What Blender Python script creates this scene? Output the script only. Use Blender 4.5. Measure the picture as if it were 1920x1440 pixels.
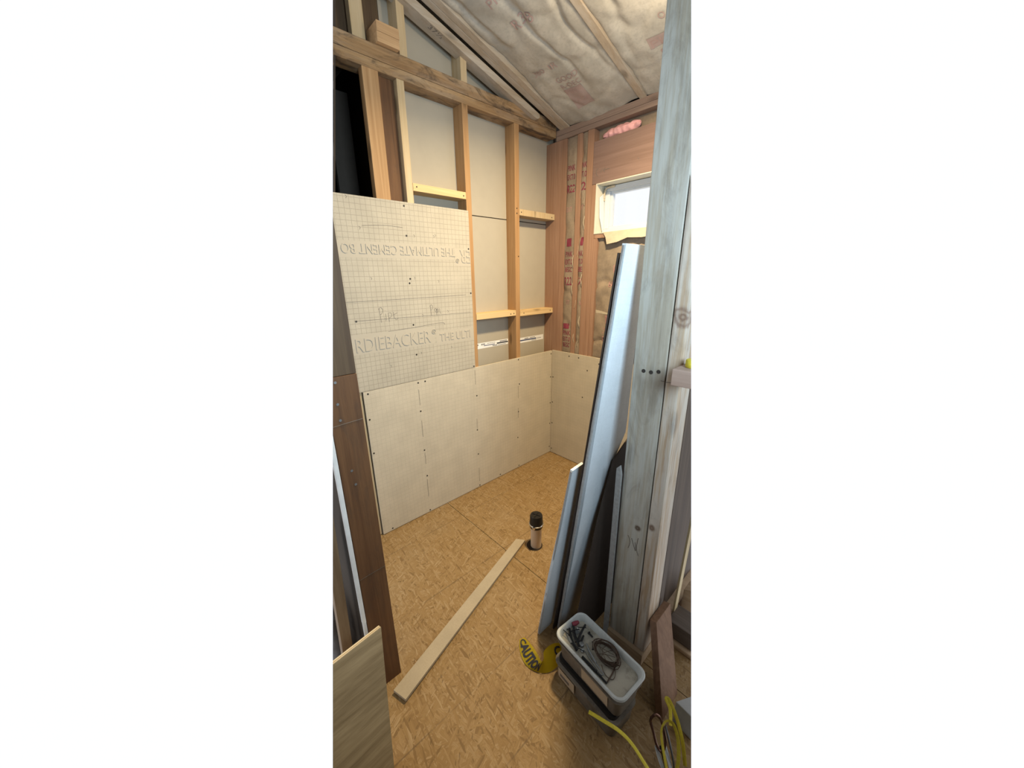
import bpy, bmesh, math, random
from mathutils import Vector, Matrix, noise
random.seed(7)
for o in list(bpy.data.objects): bpy.data.objects.remove(o)
scn = bpy.context.scene
COL = scn.collection

# ------------------------------------------------------------------ camera
F_PX = 654.616
CAM = Vector((1.83842, -2.13813, 1.49530))
YAW, PITCH, ROLL = -0.82768, -0.29786, -0.013915
cy, sy, cp, sp = math.cos(YAW), math.sin(YAW), math.cos(PITCH), math.sin(PITCH)
FWD = Vector((sy*cp, cy*cp, sp)); R0 = Vector((cy, -sy, 0)); U0 = R0.cross(FWD)
RGT = math.cos(ROLL)*R0 + math.sin(ROLL)*U0
UP = -math.sin(ROLL)*R0 + math.cos(ROLL)*U0
cd = bpy.data.cameras.new('camera'); cam = bpy.data.objects.new('camera', cd); COL.objects.link(cam)
cd.sensor_fit = 'HORIZONTAL'; cd.sensor_width = 36.0; cd.lens = F_PX*36.0/1920.0
cd.clip_start = 0.01
cam.matrix_world = Matrix(((RGT.x, UP.x, -FWD.x, CAM.x), (RGT.y, UP.y, -FWD.y, CAM.y),
                           (RGT.z, UP.z, -FWD.z, CAM.z), (0, 0, 0, 1)))
scn.camera = cam

# ------------------------------------------------------------------ overcast sky, lamps, exposure
w = bpy.data.worlds.new('sky'); scn.world = w; w.use_nodes = True
bg = w.node_tree.nodes['Background']
bg.inputs[0].default_value = (1.0, 1.03, 1.08, 1); bg.inputs[1].default_value = 1.0
scn.view_settings.view_transform = 'Standard'; scn.view_settings.look = 'None'
scn.view_settings.exposure = 0.0; scn.view_settings.gamma = 1.0; scn.view_settings.use_curve_mapping = False

def lamp(name, kind, loc, power, color, size=0.05, size_y=None, target=None):
    ld = bpy.data.lights.new(name, kind); ld.energy = power; ld.color = color
    if kind == 'POINT': ld.shadow_soft_size = size
    if kind == 'AREA':
        ld.shape = 'RECTANGLE'; ld.size = size; ld.size_y = size_y or size
    o = bpy.data.objects.new(name, ld); COL.objects.link(o); o.location = loc
    if target: o.rotation_euler = (Vector(target)-Vector(loc)).to_track_quat('-Z', 'Y').to_euler()
    return o
lamp('ceiling_lamp', 'AREA', (1.0, -0.75, 2.52), 44, (1.0, 0.775, 0.45), 0.14, 0.14, (0.95, -0.66, 0.0)).data.spread = math.radians(160)
lamp('ceiling_bulb', 'POINT', (1.0, -0.75, 2.50), 10, (1.0, 0.80, 0.54), 0.05)
lamp('hall_daylight', 'AREA', (2.17, -1.66, 1.72), 12, (0.66, 0.85, 1.0), 0.45, 0.62, (0.0, -1.15, 1.50)).data.spread = math.radians(112)

# ------------------------------------------------------------------ section planes: the model is a cutaway, it ends at two planes left and right
HALF = 336.0/F_PX
PL_L = (RGT + HALF*FWD).normalized(); PL_R = (HALF*FWD - RGT).normalized()
def section(bm):
    for n in (PL_L, PL_R):
        if all((v.co-CAM).dot(n) >= 0 for v in bm.verts): continue
        g = list(bm.verts)+list(bm.edges)+list(bm.faces)
        r = bmesh.ops.bisect_plane(bm, geom=g, dist=1e-6, plane_co=CAM, plane_no=n, clear_inner=True)
        ed = [e for e in r['geom_cut'] if isinstance(e, bmesh.types.BMEdge)]
        if ed: bmesh.ops.holes_fill(bm, edges=ed, sides=0)

# ------------------------------------------------------------------ object helpers
def empty(name, loc=(0, 0, 0)):
    o = bpy.data.objects.new(name, None); COL.objects.link(o); o.location = loc; o.empty_display_size = .05
    return o
def obj(name, bm, mat, parent=None, smooth=False, cut=True):
    if cut: section(bm)
    if parent is not None:
        off = Vector(parent.location); q = parent
        while q.parent: q = q.parent; off += q.location
        for v in bm.verts: v.co -= off
    bmesh.ops.recalc_face_normals(bm, faces=bm.faces)
    me = bpy.data.meshes.new(name); bm.to_mesh(me); bm.free()
    if smooth:
        for p in me.polygons: p.use_smooth = True
        try: me.set_sharp_from_angle(angle=math.radians(40))
        except Exception: pass
    o = bpy.data.objects.new(name, me); COL.objects.link(o); me.materials.append(mat)
    if parent is not None: o.parent = parent
    return o
def tag(o, label=None, cat=None, group=None, kind=None):
    if label: o['label'] = label
    if cat: o['category'] = cat
    if group: o['group'] = group
    if kind: o['kind'] = kind
    return o
def recentre(o):
    'move the origin of a single-mesh thing to its base centre'
    vs = [v.co for v in o.data.vertices]
    c = Vector((sum(v.x for v in vs)/len(vs), sum(v.y for v in vs)/len(vs), min(v.z for v in vs)))
    for v in o.data.vertices: v.co -= c
    o.location = c
    return o
def box(bm, a, b, bev=0.0):
    x0, y0, z0 = a; x1, y1, z1 = b
    vs = [bm.verts.new(p) for p in ((x0,y0,z0),(x1,y0,z0),(x1,y1,z0),(x0,y1,z0),(x0,y0,z1),(x1,y0,z1),(x1,y1,z1),(x0,y1,z1))]
    fs = [bm.faces.new([vs[i] for i in f]) for f in ((0,3,2,1),(4,5,6,7),(0,1,5,4),(1,2,6,5),(2,3,7,6),(3,0,4,7))]
    if bev:
        ed = set(e for f in fs for e in f.edges)
        bmesh.ops.bevel(bm, geom=list(ed), offset=bev, segments=2, affect='EDGES', profile=.6)
    return bm
def hexa(bm, q0, q1, bev=0.0):
    'prism between two loops of equal length'
    A = [bm.verts.new(p) for p in q0]; B = [bm.verts.new(p) for p in q1]; n = len(A)
    fs = [bm.faces.new(A), bm.faces.new(B[::-1])]
    for i in range(n): fs.append(bm.faces.new((A[i], B[i], B[(i+1) % n], A[(i+1) % n])))
    bmesh.ops.recalc_face_normals(bm, faces=fs)
    if bev:
        ed = set(e for f in fs for e in f.edges)
        bmesh.ops.bevel(bm, geom=list(ed), offset=bev, segments=2, affect='EDGES', profile=.6)
    return bm
def slab(bm, poly, thick, bev=0.0):
    'flat polygon with a thickness vector'
    t = Vector(thick)
    return hexa(bm, [Vector(p) for p in poly], [Vector(p)+t for p in poly], bev)
def tube(bm, pts, r, seg=8, closed=False, flat=None):
    pts = [Vector(p) for p in pts]; n = len(pts); rings = []
    up = Vector((0.13, 0.21, 1)).normalized(); prev = None
    for i, p in enumerate(pts):
        a = pts[(i-1) % n] if (closed or i) else p; b = pts[(i+1) % n] if (closed or i < n-1) else p
        t = (b-a).normalized()
        if prev is None:
            s = t.cross(up)
            if s.length < 1e-3: s = t.cross(Vector((1, 0, 0)))
            s.normalize()
        else:
            s = prev - t*prev.dot(t); s.normalize()
        prev = s; u = s.cross(t); rr = r[i] if isinstance(r, (list, tuple)) else r
        ring = []
        for k in range(seg):
            a_ = 2*math.pi*k/seg; cs, sn = math.cos(a_), math.sin(a_)
            if flat: d = s*(cs*rr)+u*(sn*rr*flat)
            else: d = s*(cs*rr)+u*(sn*rr)
            ring.append(bm.verts.new(p+d))
        rings.append(ring)
    m = n if closed else n-1
    for i in range(m):
        A, B = rings[i], rings[(i+1) % n]
        for k in range(seg): bm.faces.new((A[k], A[(k+1) % seg], B[(k+1) % seg], B[k]))
    if not closed:
        bm.faces.new(rings[0][::-1]); bm.faces.new(rings[-1])
    return bm
def smooth_path(pts, sub=6, closed=False):
    P = [Vector(p) for p in pts]; n = len(P); out = []
    rng = n if closed else n-1
    for i in range(rng):
        p0 = P[(i-1) % n] if (closed or i) else P[0]; p1 = P[i]; p2 = P[(i+1) % n]
        p3 = P[(i+2) % n] if (closed or i < n-2) else P[-1]
        for k in range(sub):
            t = k/sub
            out.append(0.5*((2*p1)+(p2-p0)*t+(2*p0-5*p1+4*p2-p3)*t*t+(3*p1-p0-3*p2+p3)*t**3))
    if not closed: out.append(P[-1])
    return out
def lathe(bm, prof, c, seg=28):
    rings = []
    for r, z in prof:
        rings.append([bm.verts.new((c[0]+r*math.cos(2*math.pi*k/seg), c[1]+r*math.sin(2*math.pi*k/seg), c[2]+z)) for k in range(seg)])
    for A, B in zip(rings, rings[1:]):
        for k in range(seg): bm.faces.new((A[k], A[(k+1) % seg], B[(k+1) % seg], B[k]))
    bm.faces.new(rings[0][::-1]); bm.faces.new(rings[-1])
    return bm
def disc(bm, c, n, r, h=0.001, seg=10):
    n = Vector(n).normalized(); s = n.orthogonal().normalized(); u = n.cross(s); c = Vector(c)
    A = [c+(s*math.cos(2*math.pi*k/seg)+u*math.sin(2*math.pi*k/seg))*r for k in range(seg)]
    return hexa(bm, A, [p+n*h for p in A])
_txt = {}
def text_verts(body, extrude=0.0, space=1.0, bold=0.0):
    cu = bpy.data.curves.new('t', 'FONT'); cu.body = body; cu.extrude = extrude; cu.space_character = space
    cu.resolution_u = 3; cu.offset = bold
    o = bpy.data.objects.new('t', cu); COL.objects.link(o)
    dg = bpy.context.evaluated_depsgraph_get(); dg.update()
    me = bpy.data.meshes.new_from_object(o.evaluated_get(dg))
    vs = [v.co.copy() for v in me.vertices]; fs = [list(p.vertices) for p in me.polygons]
    bpy.data.objects.remove(o); bpy.data.curves.remove(cu); bpy.data.meshes.remove(me)
    return vs, fs
def text_bm(body, fn, width=None, height=None, extrude=0.0, space=1.0, bold=0.0):
    'text mesh scaled to width x height, then mapped by fn(u, v, w) -> world'
    vs, fs = text_verts(body, extrude=0.5 if extrude else 0.0, space=space, bold=bold)
    x0 = min(v.x for v in vs); x1 = max(v.x for v in vs); y0 = min(v.y for v in vs); y1 = max(v.y for v in vs)
    h = height; wd = width if width else (x1-x0)*h/(y1-y0)
    bm = bmesh.new(); V = []
    for v in vs:
        V.append(bm.verts.new(fn((v.x-x0)/(x1-x0)*wd, (v.y-y0)/(y1-y0)*h, (v.z+.5)*extrude if extrude else 0.0)))
    for f in fs:
        try: bm.faces.new([V[i] for i in f])
        except ValueError: pass
    return bm

# ------------------------------------------------------------------ materials
class NT:
    def __init__(s, name):
        s.m = bpy.data.materials.new(name); s.m.use_nodes = True; s.t = s.m.node_tree
        s.p = s.t.nodes['Principled BSDF']; s.p.inputs['Specular IOR Level'].default_value = .3
        s.tc = s.t.nodes.new('ShaderNodeTexCoord')
    def n(s, typ, ins=None, **props):
        nd = s.t.nodes.new('ShaderNode'+typ)
        for k, v in props.items(): setattr(nd, k, v)
        for k, v in (ins or {}).items(): s.put(nd.inputs[k], v)
        return nd
    def put(s, sock, v):
        if isinstance(v, bpy.types.NodeSocket): s.t.links.new(v, sock)
        elif isinstance(v, bpy.types.Node): s.t.links.new(v.outputs[0], sock)
        else:
            if sock.type == 'RGBA' and len(v) == 3: v = (*v, 1)
            sock.default_value = v
    def math(s, op, a, b=0.0, c=None, clamp=False):
        nd = s.n('Math', operation=op); nd.use_clamp = clamp; s.put(nd.inputs[0], a); s.put(nd.inputs[1], b)
        if c is not None: s.put(nd.inputs[2], c)
        return nd.outputs[0]
    def mix(s, f, a, b, mode='MIX'):
        nd = s.n('Mix', data_type='RGBA', blend_type=mode); s.put(nd.inputs[0], f); s.put(nd.inputs[6], a); s.put(nd.inputs[7], b)
        return nd.outputs[2]
    def obj(s): return s.tc.outputs['Object']
    def vec(s, scale, rot=(0, 0, 0), rnd=True, src=None):
        mp = s.n('Mapping', {'Scale': scale, 'Rotation': rot}); s.put(mp.inputs[0], src or s.obj())
        if not rnd: return mp.outputs[0]
        oi = s.n('ObjectInfo'); k = s.math('MULTIPLY', oi.outputs['Random'], 37.0)
        va = s.n('VectorMath', operation='ADD'); s.put(va.inputs[0], mp.outputs[0]); s.put(va.inputs[1], k)
        return va.outputs[0]
    def noise(s, v, scale=1, detail=4, rough=.55, dist=0.0):
        nd = s.n('TexNoise', {'Scale': scale, 'Detail': detail, 'Roughness': rough, 'Distortion': dist}); s.put(nd.inputs['Vector'], v)
        return nd.outputs['Fac']
    def ramp(s, f, stops):
        nd = s.n('ValToRGB'); s.put(nd.inputs[0], f); e = nd.color_ramp.elements
        while len(e) < len(stops): e.new(.5)
        for i, (p, c) in enumerate(stops):
            e[i].position = p; e[i].color = (*c, 1) if len(c) == 3 else c
        return nd.outputs[0]
    def step(s, f, a, b):
        nd = s.n('MapRange', interpolation_type='SMOOTHSTEP'); s.put(nd.inputs[0], f)
        nd.inputs[1].default_value = a; nd.inputs[2].default_value = b
        return nd.outputs[0]
    def out(s, col, rough=.6, bump=None, strength=.2, dist=.002):
        s.put(s.p.inputs['Base Color'], col); s.put(s.p.inputs['Roughness'], rough)
        if bump is not None:
            b = s.n('Bump', {'Strength': strength, 'Distance': dist}); s.put(b.inputs['Height'], bump); s.put(s.p.inputs['Normal'], b.outputs[0])
        return s.m

def wood(name, light, dark, axis='Z', knots=True, white=0.0, grime=0.0, rough=.65, marks=(), whitecol=(.62, .62, .58)):
    s = NT(name); i = 'XYZ'.index(axis)
    sc = lambda al, cr: tuple(al if k == i else cr for k in range(3))
    fib = s.noise(s.vec(sc(4, 130)), 1, 3, .6, .3)
    band = s.noise(s.vec(sc(1.1, 26)), 1, 3, .5, 1.2)
    low = s.noise(s.vec(sc(2, 6)), 1, 3)
    f = s.math('ADD', s.math('MULTIPLY', band, .62), s.math('MULTIPLY', fib, .38))
    mid = tuple((a+b)/2 for a, b in zip(light, dark))
    c = s.ramp(f, [(.32, dark), (.5, mid), (.66, light)])
    c = s.mix(s.step(low, .4, .75), c, tuple(x*.8 for x in light), 'MIX') if False else c
    if knots:
        vo = s.n('TexVoronoi', {'Scale': 1.0, 'Randomness': 1.0}); s.put(vo.inputs['Vector'], s.vec(sc(2.6, 7.5)))
        kd = s.math('SUBTRACT', 1.0, s.step(vo.outputs['Distance'], .05, .16))
        c = s.mix(s.math('MULTIPLY', kd, .75), c, tuple(x*.42 for x in dark))
    if white:
        pm = s.noise(s.vec(sc(3, 22)), 1, 5, .65, .5) if white < .5 else s.math('ADD', s.math('MULTIPLY', s.noise(s.vec(sc(2, 14)), 1, 5, .65, .6), .5), s.math('MULTIPLY', s.noise(s.vec(sc(5, 95)), 1, 4, .6, .3), .5))
        c = s.mix(s.math('MULTIPLY', s.step(pm, .38, .66 if white < .5 else .58), white), c, whitecol)
    if grime:
        gm = s.noise(s.vec(sc(5, 14)), 1, 6, .7, .8)
        c = s.mix(s.math('MULTIPLY', s.step(gm, .45, .7), grime), c, (.05, .035, .025))
    for (px, py, pz, r, colr, amt) in marks:
        d = s.n('VectorMath', operation='DISTANCE'); s.put(d.inputs[0], s.obj()); d.inputs[1].default_value = (px, py, pz)
        wob = s.noise(s.vec((30, 30, 30)), 1, 3)
        dd = s.math('ADD', d.outputs['Value'], s.math('MULTIPLY', s.math('SUBTRACT', wob, .5), r*.9))
        ring = s.math('MULTIPLY', s.math('ADD', s.math('SINE', s.math('MULTIPLY', dd, 300.0)), 2.2), .32)
        k = s.math('MULTIPLY', s.math('SUBTRACT', 1.0, s.step(dd, r*.5, r)), s.math('MULTIPLY', ring, amt))
        c = s.mix(s.math('MINIMUM', k, 1.0), c, colr)
    return s.out(c, rough, fib, .35, .0015)

def plain(name, col, rough=.5, metal=0.0, var=.12, scale=30, bump=.15):
    s = NT(name); nz = s.noise(s.vec((scale,)*3), 1, 4)
    c = s.mix(nz, tuple(x*(1-var) for x in col), tuple(min(1, x*(1+var)) for x in col))
    s.p.inputs['Metallic'].default_value = metal
    return s.out(c, rough, nz, bump, .001)

def cement(name, base, grid, ax=('Y', 'Z'), off=(0, 0)):
    s = NT(name); sep = s.n('SeparateXYZ'); s.put(sep.inputs[0], s.obj())
    nz = s.noise(s.vec((9, 9, 9), rnd=False), 1, 5); fine = s.noise(s.vec((160, 160, 160), rnd=False), 1, 2)
    c = s.mix(s.step(nz, .3, .7), tuple(x*.93 for x in base), tuple(min(1, x*1.04) for x in base))
    c = s.mix(s.math('MULTIPLY', s.step(fine, .35, .75), .35), c, tuple(x*.82 for x in base))
    tot = None
    for a, o in zip(ax, off):
        v = s.math('FRACT', s.math('DIVIDE', s.math('ADD', sep.outputs[a], 10+o), .0254))
        d = s.math('MINIMUM', v, s.math('SUBTRACT', 1.0, v))
        l = s.math('SUBTRACT', 1.0, s.step(d, .018, .055))
        tot = l if tot is None else s.math('MAXIMUM', tot, l)
    fade = s.noise(s.vec((5, 5, 5), rnd=False), 1, 2)
    lm = s.math('MULTIPLY', tot, s.math('MULTIPLY', s.step(fade, .05, .45), grid))
    c = s.mix(lm, c, tuple(x*.42 for x in base))
    h = s.math('SUBTRACT', fine, s.math('MULTIPLY', tot, .8))
    return s.out(c, .85, h, .22, .001)

def osb():
    s = NT('osb_strand_board'); sep = s.n('SeparateXYZ'); s.put(sep.inputs[0], s.obj())
    big = s.noise(s.vec((3, 3, 3), rnd=False), 1, 3)
    cols = [(0.281, 0.173, 0.067), (0.343, 0.225, 0.103), (0.226, 0.133, 0.049), (0.390, 0.277, 0.148), (0.296, 0.188, 0.076), (0.156, 0.089, 0.031)]
    c = None; hh = None
    warp = s.n('TexNoise', {'Scale': 14.0, 'Detail': 2.0}); s.put(warp.inputs['Vector'], s.obj())
    wv = s.n('VectorMath', operation='MULTIPLY_ADD'); s.put(wv.inputs[0], warp.outputs['Color']); wv.inputs[1].default_value = (.02, .02, 0); s.put(wv.inputs[2], s.obj())
    for k, (ang, lx, ly) in enumerate(((.35, 19, 75), (1.45, 23, 80), (2.5, 20, 95), (.95, 26, 110), (2.0, 28, 130), (2.9, 22, 120), (1.2, 20, 150), (.1, 24, 170))):
        vo = s.n('TexVoronoi', {'Scale': 1.0, 'Randomness': 1.0})
        m2 = s.n('Mapping', {'Scale': (lx, ly, 0), 'Location': (k*3.3, k*7.1, 0)}); rot = s.n('VectorRotate', {'Angle': ang}, rotation_type='Z_AXIS')
        s.put(rot.inputs['Vector'], wv.outputs[0]); s.put(m2.inputs[0], rot.outputs[0]); s.put(vo.inputs['Vector'], m2.outputs[0])
        sp_ = s.n('SeparateColor'); s.put(sp_.inputs[0], vo.outputs['Color'])
        fibre = s.n('TexNoise', {'Scale': 1.0, 'Detail': 2.0}); m3 = s.n('Mapping', {'Scale': (12, 260, 0)}); s.put(m3.inputs[0], rot.outputs[0]); s.put(fibre.inputs['Vector'], m3.outputs[0])
        ck = s.ramp(sp_.outputs[0], [(0, cols[5]), (.1, cols[2]), (.32, cols[0]), (.55, cols[4]), (.78, cols[1]), (1, cols[3])])
        ck = s.mix(s.math('MULTIPLY', s.step(fibre.outputs['Fac'], .35, .65), .42), ck, (0.187, 0.112, 0.045))
        if c is None: c = ck; hh = sp_.outputs[1]
        else:
            f = s.step(sp_.outputs[1], .66, .70)
            c = s.mix(f, c, ck); hh = s.mix(f, hh, sp_.outputs[1])
    c = s.mix(.18, c, (0.289, 0.188, 0.081))
    c = s.mix(s.math('MULTIPLY', s.step(big, .45, .8), .25), c, (0.343, 0.258, 0.153))
    fl = s.n('TexVoronoi', {'Scale': 1.0, 'Randomness': 1.0}); mf = s.n('Mapping', {'Scale': (30, 95, 0)}); rf = s.n('VectorRotate', {'Angle': .8}, rotation_type='Z_AXIS'); s.put(rf.inputs['Vector'], wv.outputs[0]); s.put(mf.inputs[0], rf.outputs[0]); s.put(fl.inputs['Vector'], mf.outputs[0])
    fd = s.n('SeparateColor'); s.put(fd.inputs[0], fl.outputs['Color'])
    dk = s.math('MULTIPLY', s.math('SUBTRACT', 1.0, s.step(fl.outputs['Distance'], .12, .3)), s.step(fd.outputs[2], .92, .95))
    c = s.mix(s.math('MULTIPLY', dk, .5), c, (0.075, 0.041, 0.016))
    tot = None
    nzl = s.noise(s.vec((6, 6, 6), rnd=False), 1, 3)
    for a, v in (('X', .178), ('X', .585), ('X', 1.048), ('X', 1.292)):
        d = s.math('ABSOLUTE', s.math('SUBTRACT', sep.outputs[a], v)); l = s.math('SUBTRACT', 1.0, s.step(d, .001, .0035))
        tot = l if tot is None else s.math('MAXIMUM', tot, l)
    c = s.mix(s.math('MULTIPLY', tot, s.math('MULTIPLY', s.step(nzl, .25, .6), .62)), c, (0.120, 0.077, 0.040))
    return s.out(c, .62, hh, .25, .0015)

def kraft(name, base=(.46, .40, .30)):
    s = NT(name); a = s.noise(s.vec((7, 7, 7)), 1, 6, .65); b = s.noise(s.vec((70, 70, 70)), 1, 3)
    c = s.mix(s.step(a, .3, .7), tuple(x*.72 for x in base), base)
    c = s.mix(s.math('MULTIPLY', s.step(b, .45, .7), .35), c, tuple(x*.6 for x in base))
    return s.out(c, .8, a, .4, .004)

M = {}
M['osb'] = osb()
M['board'] = cement('cement_board_face', (0.453, 0.408, 0.325), .55)
M['board_low'] = cement('cement_board_face_faint', (0.552, 0.488, 0.377), .20)
M['board_back'] = cement('cement_board_face_back', (0.510, 0.451, 0.348), .15, ('X', 'Z'))
M['board_cut'] = cement('cement_board_cut', (.62, .62, .60), .0)
M['emboss'] = plain('embossed_letters', (.447, .400, .320), .85, var=.03)
M['drywall'] = plain('drywall_paper', (.42, .375, .295), .85, var=.05, scale=14)
M['gypsum'] = plain('primed_drywall_edge', (.75, .75, .73), .8, var=.15)
M['stud'] = wood('pine_stud', (.47, .285, .135), (.33, .18, .075), 'Z')
M['stud_pale'] = wood('pale_pine_stud', (0.578, 0.459, 0.289), (0.476, 0.340, 0.178), 'Z')
M['stud_red'] = wood('fir_stud', (.37, .225, .150), (.26, .145, .09), 'Z')
M['block'] = wood('pine_block', (.72, .53, .28), (.55, .37, .17), 'Y')
M['plate'] = wood('reclaimed_plate', (.42, .265, .125), (.21, .115, .05), 'Y', white=.30, grime=.9, whitecol=(.42, .36, .28))
M['endgrain'] = wood('block_end', (.62, .40, .21), (.42, .25, .12), 'Y', knots=False)
M['rafter'] = wood('dusty_rafter', (0.476, 0.391, 0.289), (0.357, 0.281, 0.196), 'Y', white=.25)
M['plate_x'] = wood('fir_plate', (.31, .225, .175), (.22, .15, .115), 'X')
M['header'] = wood('fir_header', (.225, .148, .125), (.165, .105, .085), 'X')
M['post'] = wood('whitewashed_post', (.42, .385, .31), (.28, .245, .185), 'Z', white=.62, whitecol=(.47, .47, .43), grime=.3,
                 marks=((.072, -.0, .606, .017, (.08, .05, .03), .9), (.05, 0, 1.5, .03, (.30, .24, .17), .35)))
M['post2'] = wood('weathered_post', (.50, .39, .27), (.33, .22, .13), 'Z', white=.5, grime=.25,
                  marks=((.137, 0, 1.376, .040, (.17, .10, .07), .8), (.124, 0, .637, .018, (.12, .06, .03), .8)))
M['brown'] = wood('brown_stained_post', (.17, .082, .034), (.095, .042, .018), 'Z', knots=False, grime=.35)
M['brown_dark'] = wood('dark_stained_post', (.13, .085, .045), (.075, .045, .025), 'Z', knots=False)
M['closet'] = plain('closet_shade', (.055, .040, .028), .9, var=.3, scale=6)  # near-black: shade of the cavity, gaps and dim space put into the colour
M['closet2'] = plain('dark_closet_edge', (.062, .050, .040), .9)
M['darkwood'] = wood('dark_sheathing', (.10, .07, .048), (.06, .04, .028), 'Z', knots=False)
M['lumber'] = wood('weathered_lumber', (.13, .10, .08), (.08, .06, .045), 'X', knots=False)
M['tan'] = wood('tan_offcut', (.50, .37, .24), (.36, .25, .15), 'X', knots=False)
M['redblock'] = wood('reddish_offcut', (.25, .145, .085), (.16, .085, .048), 'Z', knots=False)
M['redblock2'] = wood('pinkish_block', (.42, .31, .25), (.33, .23, .18), 'X', knots=False)
M['loose'] = wood('brown_loose_stud', (.30, .20, .11), (.20, .12, .06), 'Z')
M['lath'] = wood('pale_lath', (.60, .50, .30), (.45, .35, .19), 'Z', knots=False)
M['ply'] = wood('plywood_face', (.36, .295, .185), (.20, .155, .09), 'Y', knots=False)
M['ply_light'] = plain('plywood_ply_light', (.74, .62, .40), .7)
M['ply_dark'] = plain('plywood_ply_dark', (.38, .24, .12), .7)
M['lean'] = cement('leaning_cement_board', (.60, .65, .68), .05)
M['strip'] = cement('floor_strip_face', (.42, .35, .245), .0, ('X', 'Y'))
M['lean_edge'] = plain('cement_board_edge', (.30, .30, .29), .9, var=.3, scale=90)
M['dark_sheet'] = plain('hardboard_and_shade', (.045, .032, .024), .8, var=.2)
M['kraft'] = kraft('kraft_facing', (.30, .235, .170))
M['kraft_grey'] = kraft('kraft_ceiling', (.53, .50, .43))
M['pink'] = plain('pink_fibreglass', (.78, .42, .42), .95, var=.25, scale=60, bump=.8)
M['ink'] = plain('pink_print', (.20, .035, .058), .8, var=.2)
M['ink_faint'] = plain('faded_pink_print', (.36, .20, .18), .8, var=.2)
M['ink_ceil'] = plain('ceiling_print', (.42, .30, .27), .8, var=.2)
M['ink_pale'] = plain('very_faded_pink_print', (.40, .31, .28), .8, var=.2)
M['pencil'] = plain('pencil', (.16, .14, .12), .8, var=.2)
M['screw'] = plain('dark_screw', (.045, .04, .035), .5, .4)
M['vinyl'] = plain('white_vinyl', (.60, .64, .68), .4, var=.03)
M['liner'] = plain('cream_painted_wood', (.60, .57, .47), .6, var=.06)
M['paper'] = plain('flashing_paper', (.50, .43, .32), .8, var=.2)
M['label'] = plain('white_label', (.82, .82, .80), .6, var=.04)
M['print'] = plain('black_print', (.03, .03, .04), .6)
M['print_blue'] = plain('blue_print', (.05, .07, .16), .6)
M['pvc'] = plain('white_pvc', (.70, .56, .42), .45, var=.06)
M['rubber'] = plain('black_rubber', (.018, .017, .016), .28, var=.1)
M['steel'] = plain('steel_band', (.65, .62, .58), .22, 1.0, var=.05)
M['hole'] = plain('hole_shadow', (.03, .02, .012), .9)
M['black'] = plain('black_steel', (.02, .02, .021), .45, .3)
M['dull'] = plain('dull_metal', (.26, .27, .27), .4, .7)
M['wire'] = plain('rusty_wire', (.085, .055, .038), .5, .5, var=.4)
M['red'] = plain('dark_red_plastic', (.22, .035, .05), .5)
M['tag_white'] = plain('white_plastic', (.75, .75, .72), .5)
M['yellow'] = plain('caution_yellow', (0.576, 0.448, 0.020), .45, var=.1)
M['strap'] = plain('yellow_webbing', (.60, .50, .045), .75, var=.3, scale=160)
M['strap_white'] = plain('white_webbing', (.62, .66, .68), .7, var=.2, scale=160)
M['copper'] = plain('copper_brown', (.20, .11, .085), .25, .85)
M['grey_board'] = plain('grey_white_panel', (.36, .36, .35), .7)
M['label_tan'] = plain('tan_label', (.52, .42, .29), .7, var=.08)
M['grey_cloth'] = plain('grey_cloth', (.18, .17, .17), .9, var=.35)
def plastic(name, col, alpha_mix, rough=.35, dirt=.3):
    s = NT(name); nz = s.noise(s.vec((18, 18, 18)), 1, 6, .7)
    c = s.mix(s.math('MULTIPLY', s.step(nz, .45, .7), dirt), col, tuple(x*.35 for x in col))
    s.p.inputs['Transmission Weight'].default_value = alpha_mix; s.p.inputs['IOR'].default_value = 1.3
    return s.out(c, rough, nz, .05, .001)
M['tote'] = plastic('cloudy_plastic', (.24, .21, .17), .15, .35, .6)
M['tray'] = plastic('white_plastic_tray', (.50, .52, .50), 0.0, .35, .3)
M['tray_floor'] = plastic('dirty_tray_floor', (.40, .37, .30), 0.0, .6, .7)
def glass():
    s = NT('window_glass'); t = s.t; o = t.nodes['Material Output']
    tr = s.n('BsdfTransparent'); gl = s.n('BsdfGlossy', {'Roughness': .02}); mx = s.n('MixShader', {0: .02})
    t.links.new(tr.outputs[0], mx.inputs[1]); t.links.new(gl.outputs[0], mx.inputs[2]); t.links.new(mx.outputs[0], o.inputs[0])
    return s.m
M['glass'] = glass()

# ================================================================== FLOOR
floor = tag(empty('floor'), kind='structure')
for y0, y1 in ((-2.3, -1.0722), (-1.0690, .02)):
    bm = bmesh.new(); box(bm, (-.02, y0, -.018), (1.90 if y1 > 0 else 2.4, y1, 0)); obj('osb_sheet', bm, M['osb'], floor)
bm = bmesh.new(); box(bm, (-.2, -2.3, -.06), (2.4, .2, -.0185)); obj('subfloor', bm, M['closet'], floor)

# ================================================================== WALL LEFT (framing x -0.101..-0.013, boards to x 0)
SF, DW = -.013, -.101
wl = tag(empty('wall_left'), kind='structure')
def part(name, a, b, mat, parent, bev=.0015):
    bm = bmesh.new(); box(bm, a, b, bev); return obj(name, bm, mat, parent)
# drywall of the next room seen between the studs (two sheets and an upper strip)
part('drywall_sheet', (DW-.0127, -1.175, .3), (DW, .10, 1.866), M['drywall'], wl, .001)
part('drywall_sheet', (DW-.0127, -1.175, 1.8715), (DW, .10, 2.95), M['drywall'], wl, .001)
part('drywall_sheet', (DW-.0127, -1.75, -.01), (DW, -1.1765, 1.19), M['drywall'], wl, .001)
part('corner_stud', (DW, -1.575, .005), (-.014, -1.53, 1.19), M['stud_pale'], wl)
part('seam_backing', (DW-.03, -1.175, 1.80), (DW-.0135, .10, 1.94), M['closet'], wl, 0)
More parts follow.
